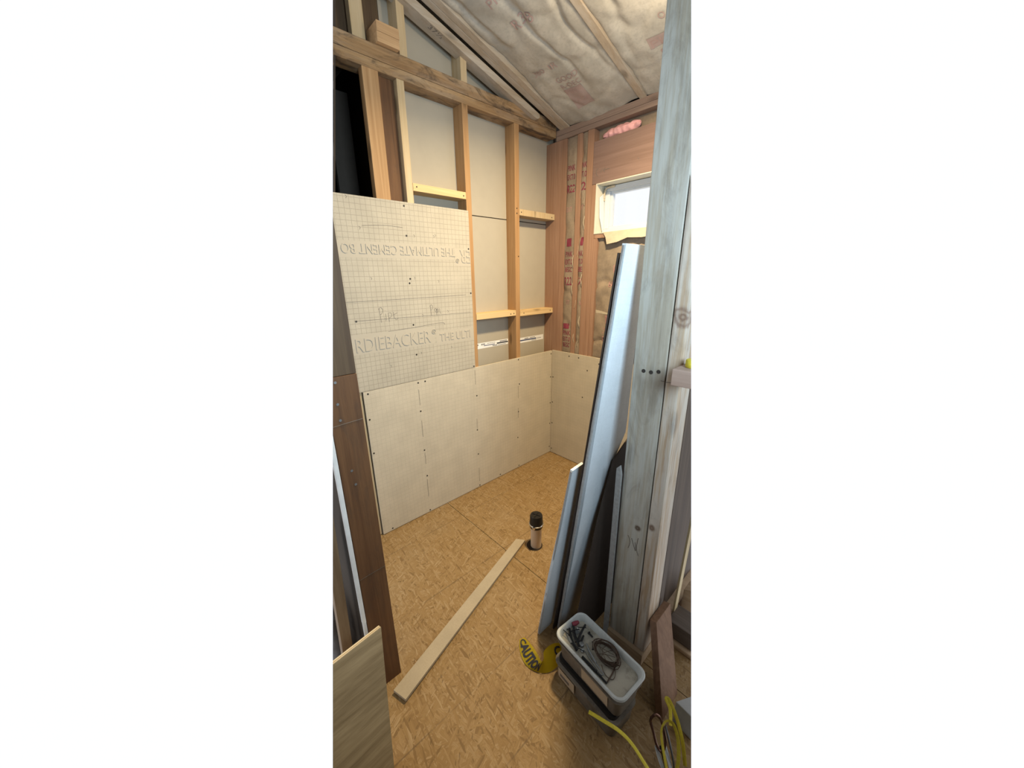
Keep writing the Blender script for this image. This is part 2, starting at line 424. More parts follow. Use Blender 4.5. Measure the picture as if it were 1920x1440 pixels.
# studs
part('stud', (DW, -1.160, .012), (SF, -1.122, 2.410), M['stud_pale'], wl)
part('stud', (DW, -.782, .012), (SF, -.744, 2.410), M['stud'], wl)
part('stud', (DW, -.388, .012), (SF, -.348, 2.410), M['stud'], wl)
part('stud', (DW+.03, -1.240, 1.5), (-.045, -1.1615, 2.410), M['brown'], wl)
part('stud', (-.053, -1.325, 1.5), (SF, -1.250, 2.410), M['stud'], wl)
# top plates, short studs above, blocks
part('top_plate', (DW, -2.0, 2.410), (SF, .012, 2.452), M['plate'], wl, .003)
part('top_plate', (DW, -2.0, 2.4535), (SF, .012, 2.512), M['plate'], wl, .003)
part('short_stud', (DW, -1.128, 2.5135), (SF-.004, -1.088, 2.80), M['stud_pale'], wl)
part('short_stud', (DW, -.776, 2.5135), (SF-.004, -.736, 2.655), M['stud_pale'], wl)
part('short_stud', (DW, -1.33, 2.5135), (-.06, -1.27, 2.8), M['stud_pale'], wl)
part('block_end', (DW, -1.248, 2.5135), (.012, -1.142, 2.552), M['endgrain'], wl, .002)
part('block_end', (DW, -1.246, 2.5530), (.012, -1.139, 2.592), M['endgrain'], wl, .002)
part('blocking', (DW, -1.121, 1.934), (SF+.001, -.783, 1.971), M['block'], wl)
part('blocking', (DW, -.743, 1.228), (SF+.001, -.389, 1.266), M['block'], wl)
part('blocking', (DW, -.347, 1.220), (SF+.001, .012, 1.258), M['block'], wl)
part('blocking', (DW, -.347, 1.890), (SF+.001, .012, 1.929), M['stud_pale'], wl)
# board screws on blocks
for y, z in ((-1.10, 1.955), (-.80, 1.95), (-.41, 1.245), (-.44, 1.243), (-.02, 1.24), (-.31, 1.24), (-.33, 1.91), (-.02, 1.905), (-.372, 1.90), (-.372, 1.93), (-.36, 1.63)):
    bm = bmesh.new(); disc(bm, (SF+.0008, y, z), (1, 0, 0), .004, .0012); obj('screw_head', bm, M['screw'], wl)
# white end-label strips on the drywall
for y0, y1, za, zb in ((-.742, -.390, .0, .0), (-.346, .0, .0, .0)):
    z0 = 1.012 - (0 if y0 < -.5 else .012)
    lab = part('paper_label', (DW, y0, z0), (DW+.0006, y1, z0+.040), M['label'], wl, 0)
    def bar(y, z, l, h, m='print'):
        bm = bmesh.new(); box(bm, (DW+.0006, y, z), (DW+.0010, y+l, z+h)); obj('printed_mark', bm, M[m], lab)
    if y0 < -.5:
        for k in range(9): bar(y0+.035+k*.004, z0+.023, .0012 + .001*(k % 3), .011)
        for k in range(9): bar(y0+.095+k*.004, z0+.023, .0012 + .001*((k+1) % 3), .011)
        bar(y0+.004, z0+.014, .06, .006, 'print_blue'); bar(y0+.12, z0+.015, .10, .005, 'print_blue'); bar(y0+.24, z0+.015, .11, .009)
        for k in range(7): bar(y0+.15+k*.011, z0+.028, .006, .004)
        for k in range(5): bar(y0+.27+k*.014, z0+.028, .010, .006)
        for k in range(5): bar(y0+.20+k*.009, z0+.004, .006, .007)
        for k in range(8): bar(y0+.25+k*.010, z0+.004, .007, .004)
        for k in range(5): bar(y0+.012+k*.009, z0+.004, .006, .004)
    else:
        bar(y0+.002, z0+.014, .26, .009, 'print_blue'); bar(y0+.27, z0+.016, .05, .003)
        for k in range(4): bar(y0+.13+k*.011, z0+.027, .008, .006)
        for k in range(6): bar(y0+.19+k*.010, z0+.028, .007, .005)
        for k in range(5): bar(y0+.02+k*.009, z0+.004, .006, .004)
        for k in range(6): bar(y0+.21+k*.009, z0+.004, .006, .004)
# cement boards
up = part('cement_board', (-.0127, -1.62, .9185), (0, -.780, 1.872), M['board'], wl, .001)
tag(up, 'upper cement board with printed grid and embossed lettering')
low = part('cement_board', (-.0127, -1.526, .004), (0, -.0005, .9165), M['board_low'], wl, .001)
tag(low, 'lower cement board beside the floor')
def screws(lst, fn, n, parent):
    for a, b in lst:
        bm = bmesh.new(); disc(bm, fn(a, b), n, .0052, .0009, 8); obj('screw_head', bm, M['screw'], parent)
screws(((-1.19, 1.853), (-1.191, 1.71), (-1.199, 1.469), (-1.193, 1.492), (-1.2, 1.243), (-1.198, 1.071), (-1.51, 1.29), (-.792, .928), (-.79, 1.40), (-.792, 1.66)),
       lambda a, b: (0, a, b), (1, 0, 0), up)
screws(((-1.503, .902), (-1.513, .756), (-1.516, .552), (-1.468, .018), (-1.205, .901), (-1.159, .901), (-1.206, .721), (-1.206, .458), (-1.204, .274), (-1.206, .016),
        (-.779, .717), (-.788, .463), (-.789, .274), (-.788, .016), (-.587, .02), (-.381, .904), (-.372, .712), (-.385, .489), (-.394, .272), (-.384, .018),
        (-.012, .891), (-.012, .696), (-.012, .467), (-.012, .277), (-.012, .057)), lambda a, b: (0, a, b), (1, 0, 0), low)
def seam_line(par, y, z0, z1):
    bm = bmesh.new(); tube(bm, [(.0002, y+random.uniform(-.001, .001), z0+(z1-z0)*k/6) for k in range(7)], .0011, 5); obj('pencil_line', bm, M['pencil'], par)
for y, z0, z1 in ((-1.206, .76, .86), (-1.206, .55, .66), (-1.205, .36, .44), (-1.207, .12, .25), (-.786, .80, .90), (-.788, .46, .55), (-.789, .05, .16), (-.385, .60, .70), (-.388, .44, .52)):
    seam_line(low, y, z0, z1)
# embossed lettering on the upper board
def emboss(body, y0, z0, wdt, h, flip=False, d=.0034):
    if flip: fn = lambda u, v, q: Vector((q, y0-u, z0-v))
    else: fn = lambda u, v, q: Vector((q, y0+u, z0+v))
    bm = text_bm(body, fn, wdt, h, extrude=d)
    o = obj('embossed_lettering', bm, M['emboss'], up)
def blank(y0, y1, z0, z1):
    bm = bmesh.new(); box(bm, (0, y0, z0), (.0003, y1, z1)); obj('smooth_band', bm, M['emboss'], up)
blank(-1.60, -1.07, 1.118, 1.222); blank(-1.06, -.782, 1.108, 1.19)
emboss('RDIEBACKER', -1.528, 1.132, .430, .070); emboss('\u00ae', -1.088, 1.178, .028, .028); emboss('THE ULTI', -1.035, 1.128, .225, .046)
bm = bmesh.new(); box(bm, (0, -1.60, 1.150), (.0012, -1.534, 1.160)); obj('embossed_lettering', bm, M['emboss'], up)
blank(-1.60, -.90, 1.595, 1.672); blank(-.895, -.782, 1.562, 1.66)
emboss('ER', -.783, 1.652, .075, .072, True); emboss('\u00ae', -.866, 1.604, .024, .026, True)
emboss('THE ULTIMATE CEMENT BO', -.892, 1.660, .640, .046, True)
# pencil writing and level lines on the upper board
def stroke(par, pts, r=.0011, fn=None, mat='pencil', name='pencil_line'):
    bm = bmesh.new(); tube(bm, [fn(p) for p in smooth_path([(a, b, 0) for a, b in pts], 4)], r, 5); obj(name, bm, M[mat], par)
XP = lambda p: Vector((.0004, p.x, p.y))
def scribble(y, z, s, strokes):
    for st in strokes: stroke(up, [(y+a*s, z+b*s) for a, b in st], .0009, XP)
P_ = [(0, 1.0), (.03, .3), (.05, 0)], [(-.06, .92), (.12, 1.06), (.24, .85), (.15, .62), (.02, .55)]
I_ = [(.42, .60), (.44, .2)], [(.40, .80), (.42, .82)]
P2 = [(.62, .62), (.65, 0)], [(.62, .60), (.80, .64), (.86, .45), (.76, .30), (.65, .28)]
E_ = [(1.02, .66), (1.06, .24), (1.22, .12), (1.34, .20)], [(.98, .48), (1.20, .54), (1.30, .60)]
scribble(-1.385, 1.273, .074, P_+I_+P2+E_)
scribble(-1.083, 1.283, .060, P_+([(.50, .45), (.42, .60), (.56, .70), (.66, .55), (.60, .35), (.46, .40)],)+([(.70, .62), (.76, .30)],)+P2+([(1.0, .66), (1.04, .24), (1.16, .2)],))
for pts in (((-1.62, 1.386), (-1.2, 1.388), (-.83, 1.392)), ((-1.52, 1.292), (-1.1, 1.286), (-.80, 1.283)), ((-1.35, 1.222), (-1.2, 1.228), (-1.02, 1.238), (-.995, 1.225)), ((-1.42, 1.742), (-1.3, 1.752), (-1.21, 1.748))):
    stroke(up, pts, .0008, XP)
for (y, z) in ((-1.435, 1.73), (-1.02, 1.72), (-1.03, 1.715), (-1.41, 1.495), (-1.02, 1.475), (-1.36, 1.285), (-1.14, 1.29), (-.97, 1.30), (-1.36, 1.03), (-.96, 1.08), (-1.48, 1.86), (-1.15, 1.71), (-1.17, 1.495), (-1.17, 1.075)):
    stroke(up, ((y, z+.008), (y+.006, z+.002), (y+.002, z-.006)), .0008, XP)

# closet behind the open stud bay on the left, its shade painted as near-black panels
cl = tag(empty('wall_closet'), kind='structure')
def secy(x, z, inset=.004):  # y of the left section plane at (x, z)
    q = CAM + PL_L*inset; return q.y - (PL_L.x*(x-q.x)+PL_L.z*(z-q.z))/PL_L.y
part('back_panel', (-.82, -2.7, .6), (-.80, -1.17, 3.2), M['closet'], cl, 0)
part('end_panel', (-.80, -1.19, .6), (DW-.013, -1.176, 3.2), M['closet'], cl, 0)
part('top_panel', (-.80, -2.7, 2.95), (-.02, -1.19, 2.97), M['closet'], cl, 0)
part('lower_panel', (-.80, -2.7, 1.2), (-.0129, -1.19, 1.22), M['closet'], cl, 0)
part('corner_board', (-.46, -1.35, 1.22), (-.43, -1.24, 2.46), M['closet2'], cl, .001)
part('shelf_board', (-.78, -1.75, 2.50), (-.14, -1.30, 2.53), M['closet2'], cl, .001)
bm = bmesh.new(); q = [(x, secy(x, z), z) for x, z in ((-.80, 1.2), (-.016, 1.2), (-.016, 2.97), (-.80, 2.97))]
slab(bm, q, PL_L*.006); obj('light_block_panel', bm, M['closet'], cl)  # added along the left cut to keep sky light out of the cavity
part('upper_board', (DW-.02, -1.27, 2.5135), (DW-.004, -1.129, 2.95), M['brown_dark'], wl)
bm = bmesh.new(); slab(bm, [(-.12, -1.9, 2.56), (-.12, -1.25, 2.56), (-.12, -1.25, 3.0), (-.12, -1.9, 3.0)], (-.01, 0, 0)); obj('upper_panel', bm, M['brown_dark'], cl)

# ================================================================== WALL BACK (stud faces at y 0.013)
B = .013
wb = tag(empty('wall_back'), kind='structure')
for x0, x1, z1 in ((-.1005, -.014, 2.388), (-.0125, .034, 2.388), (.0355, .082, 2.388), (.173, .211, 2.388), (.256, .303, 2.388)):
    part('stud', (x0, B, .01), (x1, .15, z1), M['stud_red'], wb)
part('trimmer_stud', (.3045, B, .01), (.338, .15, 2.066), M['stud_red'], wb)
part('cripple_stud', (.3395, B, .01), (.366, .15, 1.735), M['stud_red'], wb)
part('top_plate', (-.0125, B, 2.3895), (2.0, .15, 2.418), M['plate_x'], wb)
part('top_plate', (-.0125, B, 2.4195), (2.0, .15, 2.452), M['plate_x'], wb)
part('window_header', (.3045, B, 2.068), (2.0, .06, 2.312), M['header'], wb, .002)
part('sill_plate', (.3395, B, 1.736), (2.0, .15, 1.762), M['stud_red'], wb)
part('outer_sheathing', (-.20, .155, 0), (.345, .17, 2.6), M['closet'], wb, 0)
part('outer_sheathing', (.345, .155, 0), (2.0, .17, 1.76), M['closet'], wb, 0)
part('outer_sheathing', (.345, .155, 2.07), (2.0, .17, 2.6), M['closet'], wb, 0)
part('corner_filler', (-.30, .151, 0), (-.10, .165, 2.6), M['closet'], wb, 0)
bb = part('cement_board', (.0005, 0, .004), (1.24, .0125, .9215), M['board_back'], wb, .001)
screws(((.016, .696), (.016, .475), (.016, .284), (.016, .041), (.175, .896), (.267, .897), (.351, .812), (.319, .591), (.45, .88)), lambda a, b: (a, 0, b), (0, -1, 0), bb)
# insulation batts: bulging faced blankets
def batt(x0, x1, z0, z1, y, bulge, seed, mat, nx=10, nz=40, amp=.006, name='insulation_batt', parent=None):
    def f(x, z):
        u = (x-x0)/(x1-x0); v = (z-z0)/(z1-z0)
        b = bulge*(max(0, 4*u*(1-u)))**.5*min(1, 10*v, 10*(1-v))
        n = noise.noise(Vector((x*22+seed, z*9, seed)))*amp + noise.noise(Vector((x*60, z*34+seed, 2)))*amp*.5
        fold = -amp*1.3*max(0, math.sin(z*17+seed+4*noise.noise(Vector((x*6, z*3, seed)))))**8
        return y - b - n - fold
    bm = bmesh.new(); g = [[bm.verts.new((x0+(x1-x0)*i/nx, f(x0+(x1-x0)*i/nx, z0+(z1-z0)*j/nz), z0+(z1-z0)*j/nz)) for i in range(nx+1)] for j in range(nz+1)]
    for j in range(nz):
        for i in range(nx): bm.faces.new((g[j][i], g[j][i+1], g[j+1][i+1], g[j+1][i]))
    o = obj(name, bm, mat, parent or wb, True); return o, f
b1, f1 = batt(.083, .172, .90, 2.388, .024, .008, 3, M['kraft'], 8, 90)
b2, f2 = batt(.212, .255, .90, 2.388, .024, .007, 8, M['kraft'], 6, 90)
b3, f3 = batt(.367, 1.10, .90, 1.735, .034, .014, 15, M['kraft'], 30, 50, .010)
bm = bmesh.new(); NX, NZ = 40, 10; gg = []
for j in range(NZ+1):
    row = []
    for i in range(NX+1):
        u = i/NX; v = j/NZ*2-1; x = .352+.255*u
        hh = .030*(max(0, 4*u*(1-u)))**.35*(1+.35*noise.noise(Vector((x*26, v*.6, 4))))
        row.append(bm.verts.new((x, .046-.030*(1-v*v)*(max(0, 4*u*(1-u)))**.4-.010*noise.noise(Vector((x*50, v*2, 1))), 2.338+.012*(u-.4)+hh*v)))
    gg.append(row)
for j in range(NZ):
    for i in range(NX): bm.faces.new((gg[j][i], gg[j][i+1], gg[j+1][i+1], gg[j+1][i]))
obj('fibreglass_tuft', bm, M['pink'], wb, True)
part('dark_gap', (.304, .07, 2.31), (2.0, .08, 2.39), M['kraft'], wb, 0)
def wprint(o, f, body, x, z, wd, h, m='ink'):
    bm = text_bm(body, lambda u, v, q: Vector((x+u, f(x+u, z+v)-.0012, z+v)), wd, h, bold=.012); obj('printed_lettering', bm, M[m], o)
def wblock(o, f, x, z, wd, h, m='ink', n=6):
    bm = bmesh.new(); g = [[bm.verts.new((x+wd*i/n, f(x+wd*i/n, z+h*j/n)-.001, z+h*j/n)) for i in range(n+1)] for j in range(n+1)]
    for j in range(n):
        for i in range(n): bm.faces.new((g[j][i], g[j][i+1], g[j+1][i+1], g[j+1][i]))
    obj('printed_block', bm, M[m], o)
for o, f, x, wd in ((b1, f1, .096, .064), (b2, f2, .217, .033)):
    wblock(o, f, x+.008, 1.700, wd*.7, .055)
    wprint(o, f, 'PINK' if wd > .05 else 'NK', x, 1.630, wd, .036); wprint(o, f, 'EXT.0' if wd > .05 else 'T.0', x, 1.577, wd, .036); wprint(o, f, 'BEGC' if wd > .05 else 'BE', x, 1.524, wd, .034)
    wprint(o, f, 'R22' if wd > .05 else '2', x, 1.430, wd, .058); wprint(o, f, 'R22' if wd > .05 else '2', x, 2.05, wd, .05); wprint(o, f, 'ST' if wd > .05 else 'S', x+.02, 1.29, wd*.5, .03, 'ink_faint')
    wprint(o, f, 'EXT.0' if wd > .05 else 'T.0', x, 2.13, wd, .034); wprint(o, f, 'PINK' if wd > .05 else 'NK', x, 2.185, wd, .034); wprint(o, f, 'EXT' if wd > .05 else 'XT', x, 1.93, wd*.7, .03, 'ink_faint')
wblock(b1, f1, .096, 1.105, .05, .04); wprint(b1, f1, 'PINK', .096, 1.055, .064, .036); wprint(b1, f1, 'EXT.0', .096, 1.008, .064, .034); wprint(b1, f1, 'BEGC', .096, .962, .064, .034)
wblock(b3, f3, .46, 1.17, .07, .06, 'ink_faint'); wprint(b3, f3, 'PINK', .445, 1.10, .12, .04, 'ink_faint'); wprint(b3, f3, 'EXT.0', .445, 1.04, .12, .04, 'ink_faint')
wprint(b3, f3, 'R22', .50, 1.50, .09, .06, 'ink_faint'); wprint(b3, f3, 'BEGC', .47, 1.42, .10, .035, 'ink_faint')
# paper flaps at batt edges
for x, z, s in ((.20, 1.0, 1), (.245, 1.12, 1), (.205, 1.25, -1), (.25, 1.42, 1), (.21, 1.62, -1), (.252, 1.80, 1), (.215, 2.0, -1), (.17, 1.36, 1), (.168, 1.55, 1), (.24, .98, -1), (.25, 1.95, -1)):
    pts = [(x, B+.004, z), (x+.004*s, B-.004, z+.02), (x-.003*s, B-.002, z+.05), (x+.002*s, B+.003, z+.09)]
    bm = bmesh.new(); tube(bm, smooth_path(pts, 4), [.0006]+[.0022]*11+[.0006], 6, flat=.4); obj('torn_paper_edge', bm, M['paper'], wb)
bm = bmesh.new(); slab(bm, [(.372, .036, 1.262), (.50, .018, 1.245), (.49, .02, 1.235), (.375, .036, 1.240)], (0, -.002, 0)); obj('torn_paper_edge', bm, M['paper'], wb)
# pencil marks on the header
ZP = lambda p: Vector((p.x, B-.0004, p.y))
for pts in (((.345, 2.155), (.333, 2.14), (.337, 2.12), (.347, 2.112)), ((.43, 2.139), (.40, 2.138), (.385, 2.136)), ((.40, 2.15), (.388, 2.137), (.398, 2.124)), ((.365, 2.13), (.38, 2.15)), ((.62, 2.155), (.626, 2.15))):
    stroke(wb, pts, .0014, ZP)

# ------------------------------------------------------------------ window
win = tag(empty('window_1', (.70, .08, 1.76)), kind='structure')
part('liner_board', (.339, B-.004, 1.763), (.346, .155, 2.067), M['liner'], win, .001)
part('liner_board', (.346, B-.004, 2.061), (1.10, .155, 2.067), M['liner'], win, .001)
part('liner_board', (.346, B-.004, 1.763), (1.10, .155, 1.768), M['liner'], win, .001)
wx0, wx1, wz0, wz1 = .350, 1.08, 1.770, 2.058
for nm, a, b in (('frame_rail', (wx0, .095, wz0), (wx1, .150, wz0+.028)), ('frame_rail', (wx0, .095, wz1-.030), (wx1, .150, wz1)),
                 ('frame_stile', (wx0, .095, wz0+.028), (wx0+.040, .150, wz1-.030)), ('frame_stile', (wx1-.035, .095, wz0+.028), (wx1, .150, wz1-.030))):
    part(nm, a, b, M['vinyl'], win, .003)
sx0, sx1, sz0, sz1 = wx0+.040, wx1-.035, wz0+.028, wz1-.030
for nm, a, b in (('sash_rail', (sx0, .108, sz0), (sx1, .140, sz0+.016)), ('sash_rail', (sx0, .108, sz1-.016), (sx1, .140, sz1)),
                 ('sash_stile', (sx0, .108, sz0+.016), (sx0+.016, .140, sz1-.016)), ('sash_stile', (sx1-.016, .108, sz0+.016), (sx1, .140, sz1-.016))):
    part(nm, a, b, M['vinyl'], win, .002)
part('pane', (sx0+.016, .122, sz0+.016), (sx1-.016, .126, sz1-.016), M['glass'], win, 0)
# peeling paper and foam round the window
bm = bmesh.new(); slab(bm, [(.349, .04, 1.99), (.351, .088, 2.02), (.356, .092, 1.84), (.356, .085, 1.776), (.350, .05, 1.87)], (.002, 0, 0)); obj('peeling_paper', bm, M['vinyl'], win)
bm = bmesh.new(); tube(bm, smooth_path([(.352, .09, 1.97), (.356, .085, 2.01), (.37, .085, 2.045), (.40, .087, 2.05), (.43, .09, 2.052)], 5), [.004+.004*abs(math.sin(k*1.7)) for k in range(21)], 7); obj('foam_bead', bm, M['paper'], win)
bm = bmesh.new()
q = [(.415, .008, 1.768), (1.0, .008, 1.772), (1.0, -.002, 1.742), (.70, -.006, 1.715), (.60, -.002, 1.722), (.53, -.006, 1.700), (.455, -.004, 1.692), (.44, .002, 1.735)]
slab(bm, q, (0, -.002, 0)); obj('flashing_paper', bm, M['paper'], win)

# ================================================================== CEILING
ce = tag(empty('ceiling'), kind='structure')
SL = .285
def cz(y): return 2.4535 - SL*y
def rafter(name, x0, x1, y0, y1, dz0, dz1, mat, bev=.002):
    bm = bmesh.new()
    hexa(bm, [(x0, y0, cz(y0)+dz0), (x1, y0, cz(y0)+dz0), (x1, y0, cz(y0)+dz1), (x0, y0, cz(y0)+dz1)],
         [(x0, y1, cz(y1)+dz0), (x1, y1, cz(y1)+dz0), (x1, y1, cz(y1)+dz1), (x0, y1, cz(y1)+dz1)], bev)
    return obj(name, bm, mat, ce)
rafter('rafter', .020, .059, -2.05, .02, 0, .14, M['rafter'], .003)
rafter('rafter', .0605, .100, -2.05, .02, 0, .14, M['rafter'], .003)
rafter('rafter', .602, .641, -2.05, .02, 0, .14, M['rafter'])
rafter('rafter', 1.104, 1.143, -2.05, .02, 0, .14, M['rafter'])
# sister board under the rafters along the left wall, lower end rounded
bm = bmesh.new()
def sb(y): return 2.400 - .285*y
ys = [-2.05, -1.2, -.6, -.235, -.205, -.190]
lo = [Vector((-.055, y, sb(y)+(0, 0, 0, 0, .006, .02)[k])) for k, y in enumerate(ys)]
hi = [Vector((-.055, y, sb(y)+.040)) for y in ys]
loop = lo+hi[::-1]
hexa(bm, loop, [p+Vector((.073, 0, 0)) for p in loop], .0015); sis = obj('sister_board', bm, M['rafter'], ce)
# pencilled measurement on its underside
def under(u, v, q):
    y = -.98+u; return Vector((-.010-v*1.0, y, sb(y)-.0006))
obj('pencil_writing', text_bm('37\u00bd', lambda u, v, q: Vector((-.018+v, -.965+u, sb(-.965+u)-.0006)), .075, .028), M['pencil'], sis)
# faced insulation between rafters
def cbatt(x0, x1, seed, mat):
    def f(x, y):
        u = (x-x0)/(x1-x0); b = .014*(max(0, 4*u*(1-u)))**.5
        n = .012*noise.noise(Vector((x*5+seed, y*4, seed))) + .006*noise.noise(Vector((x*16, y*13+seed, 1)))
        wx = u*3.2+.9*noise.noise(Vector((x*4, y*3, seed+4)))
        fold = -.017*max(0, math.sin(wx*4.2+seed))**6*max(0, min(1, (-y-.12)*2.2))
        fold += -.006*max(0, math.sin(y*26+5*noise.noise(Vector((x*5, y*2, seed+9)))))**6
        return cz(y)+.012-b+n*1.0-fold
    nx, ny = 70, 130; Y0, Y1 = -2.05, .016; bm = bmesh.new()
    g = [[bm.verts.new((x0+(x1-x0)*i/nx, Y0+(Y1-Y0)*j/ny, max(f(x0+(x1-x0)*i/nx, Y0+(Y1-Y0)*j/ny), cz(Y0+(Y1-Y0)*j/ny)-.012))) for i in range(nx+1)] for j in range(ny+1)]
    for j in range(ny):
        for i in range(nx): bm.faces.new((g[j][i], g[j][i+1], g[j+1][i+1], g[j+1][i]))
    return obj('insulation_batt', bm, mat, ce, True), f
c1, g1 = cbatt(.101, .601, 1.3, M['kraft_grey']); c2, g2 = cbatt(.642, 1.103, 5.1, M['kraft_grey'])
part('roof_deck', (-.9, -2.1, 3.25), (2.2, .3, 3.27), M['closet'], ce, 0)
bm = bmesh.new(); slab(bm, [(-.12, -2.1, cz(-2.1)+.145), (2.2, -2.1, cz(-2.1)+.145), (2.2, .17, cz(.17)+.145), (-.12, .17, cz(.17)+.145)], (0, 0, .015)); obj('roof_sheathing', bm, M['closet'], ce)
def cprint(o, f, body, x, y, wd, h, ang, m='ink_ceil'):
    ca, sa = math.cos(ang), math.sin(ang)
    def fn(u, v, q):
        X_ = x+u; Y_ = y-v
        return Vector((X_, Y_, max(f(X_, Y_), cz(Y_)-.012)-.0025))
    obj('printed_lettering', text_bm(body, fn, wd, h), M[m], o)
for t, x, y, wd, h in (('380', .175, -.395, .075, .032), ('IR', .29, -.395, .05, .032), ('GOOD', .265, -.300, .14, .034), ('R-OEC', .262, -.252, .13, .032), ('PINK', .262, -.205, .11, .034), ('FACE', .262, -.135, .11, .030), ('R38', .30, -.66, .12, .045), ('PINK', .28, -.80, .15, .04)):
    cprint(c1, g1, t, x, y, wd, h, 0)
for t, x, y, wd, h in (('PINK', .80, -.245, .18, .040), ('PL', .825, -.190, .08, .032), ('O', .88, -.36, .03, .03), ('R38', .78, -.55, .14, .05)):
    cprint(c2, g2, t, x, y, wd, h, 0)
def cblock(o, f, x, y, wd, h, n=12):
    bm = bmesh.new(); g = []
    for j in range(n+1):
        row = []
        for i in range(n+1):
            X_, Y_ = x+wd*i/n, y+h*j/n; row.append(bm.verts.new((X_, Y_, max(f(X_, Y_), cz(Y_)-.012)-.0018)))
        g.append(row)
    for j in range(n):
        for i in range(n): bm.faces.new((g[j][i], g[j][i+1], g[j+1][i+1], g[j+1][i]))
    obj('printed_block', bm, M['ink_pale'], o)
cblock(c1, g1, .255, -.245, .12, .15); cblock(c2, g2, .79, -.30, .20, .055)

# ================================================================== WALL FRONT (stub wall end at the doorway, left)
wf = tag(empty('wall_front', (.7, -1.86, 0)), kind='structure')
part('end_stud', (.762, -1.893, 0), (.80, -1.803, 1.230), M['brown'], wf, .001)
part('end_stud', (.762, -1.890, 1.2315), (.798, -1.803, 2.5), M['brown_dark'], wf, .001)
part('drywall_edge', (.786, -1.9068, .34), (.800, -1.8945, 2.4), M['gypsum'], wf, .001)
part('gap_shade_filler', (.55, -1.9055, .0), (.7855, -1.8945, 2.4), M['closet'], wf, 0)  # near-black filler, stands in for the shade in the gap
part('drywall_edge', (.7858, -1.9060, .012), (.798, -1.8945, .338), M['gypsum'], wf, .001)
ZX = lambda p: Vector((.8004, p.x, p.y))
for z in (1.085, .525, .525): stroke(wf, ((-1.892, z), (-1.85, z+.002), (-1.804, z+.003)), .0008, ZX)
for y, z in ((-1.865, 1.215), (-1.868, 1.15), (-1.868, 1.10), (-1.86, .93), (-1.855, .88)):
    bm = bmesh.new(); disc(bm, (.80, y, z), (1, 0, 0), .004, .0008); obj('nail_head', bm, M['dull'], wf)

# ================================================================== WALL RIGHT (end post of the partition beside the shower bay)
wr = tag(empty('wall_right', (1.285, -1.08, 0)), kind='structure')
part('sill_plate', (1.2825, -1.095, 0), (1.4385, -.10, .058), M['tan'], wr, .002)
part('post_stud', (1.284, -1.080, .059), (1.3915, -1.040, 2.62), M['post'], wr, .002)
part('post_stud', (1.3945, -1.080, .059), (1.4375, -.985, 2.62), M['post2'], wr, .007)
part('rear_stud', (1.36, -.975, .059), (1.4335, -.935, 2.62), M['darkwood'], wr, .002)
part('sheathing', (1.385, -.93, .0585), (1.40, -.10, 2.6), M['darkwood'], wr, .001)
for x, z in ((1.321, 1.197), (1.346, 1.197), (1.370, 1.203)):
    bm = bmesh.new(); disc(bm, (x, -1.0801, z), (0, -1, 0), .0065, .0009, 10); obj('screw_head', bm, M['screw'], wr)
YP = lambda p: Vector((p.x, -1.0804, p.y))
for pts in (((1.34, .55), (1.352, .52), (1.36, .505), (1.355, .54)), ((1.325, .555), (1.335, .53), (1.33, .50)), ((1.365, .565), (1.362, .52), (1.372, .49)), ((1.38, 1.176), (1.3915, 1.175))):
    stroke(wr, pts, .0010, YP)
stroke(wr, ((1.395, 1.174), (1.41, 1.176), (1.437, 1.175)), .0009, YP)
part('ledge_block', (1.4395, -1.150, 1.190), (1.56, -1.02, 1.238), M['redblock2'], wr, .002)
# dim space beyond the post, its shade painted as a near-black panel
wh = tag(empty('wall_hall', (1.6, -.3, 0)), kind='structure')
part('shade_panel', (1.40, -.12, 0), (2.2, -.10, 2.9), M['closet'], wh, 0)
part('upright_stud', (1.50, -.30, 0), (1.54, -.22, 2.6), M['darkwood'], wh, .002)
part('conduit', (1.58, -.26, 0), (1.60, -.24, 2.6), M['dull'], wh, .004)

# unseen hall walls, ceiling and floor, added behind the camera to hold back sky light
hall = M['hall'] = plain('hall_wall', (.10, .085, .07), .85)
for nm, parts in (('wall_rear', (((.97, -3.03, 0), (2.23, -3.0, 2.62)),)),
                  ('wall_side', (((2.2, -3.0, .95), (2.23, -2.02, 2.62)), ((2.2, -1.30, 1.28), (2.23, -.05, 2.62)), ((2.2, -3.0, 0), (2.23, -1.17, .95)), ((2.2, -2.02, .95), (2.23, -.52, 1.28)), ((2.2, -2.02, 2.16), (2.23, -1.30, 2.62)))),
                  ('wall_west', (((.97, -3.0, 0), (1.0, -2.56, 2.62)),)),
                  ('ceiling_hall', (((.15, -3.0, 2.62), (2.23, -1.36, 2.64)), ((1.47, -1.36, 2.62), (2.23, -.4, 2.64))))):
    e = tag(empty(nm, (1.8, -3.0, 0)), kind='structure')
    for a, b in parts:
        bm = bmesh.new(); box(bm, a, b); obj('wall_panel' if nm[0] == 'w' else 'ceiling_panel', bm, hall, e, cut=False)
bm = bmesh.new(); slab(bm, [(1.0, -2.25, -.02), (1.0, -3.0, -.02), (2.2, -3.0, -.02), (2.2, -.8, -.02)], (0, 0, .02))
tag(obj('floor_hall_added', bm, M['osb'], cut=False), kind='structure')

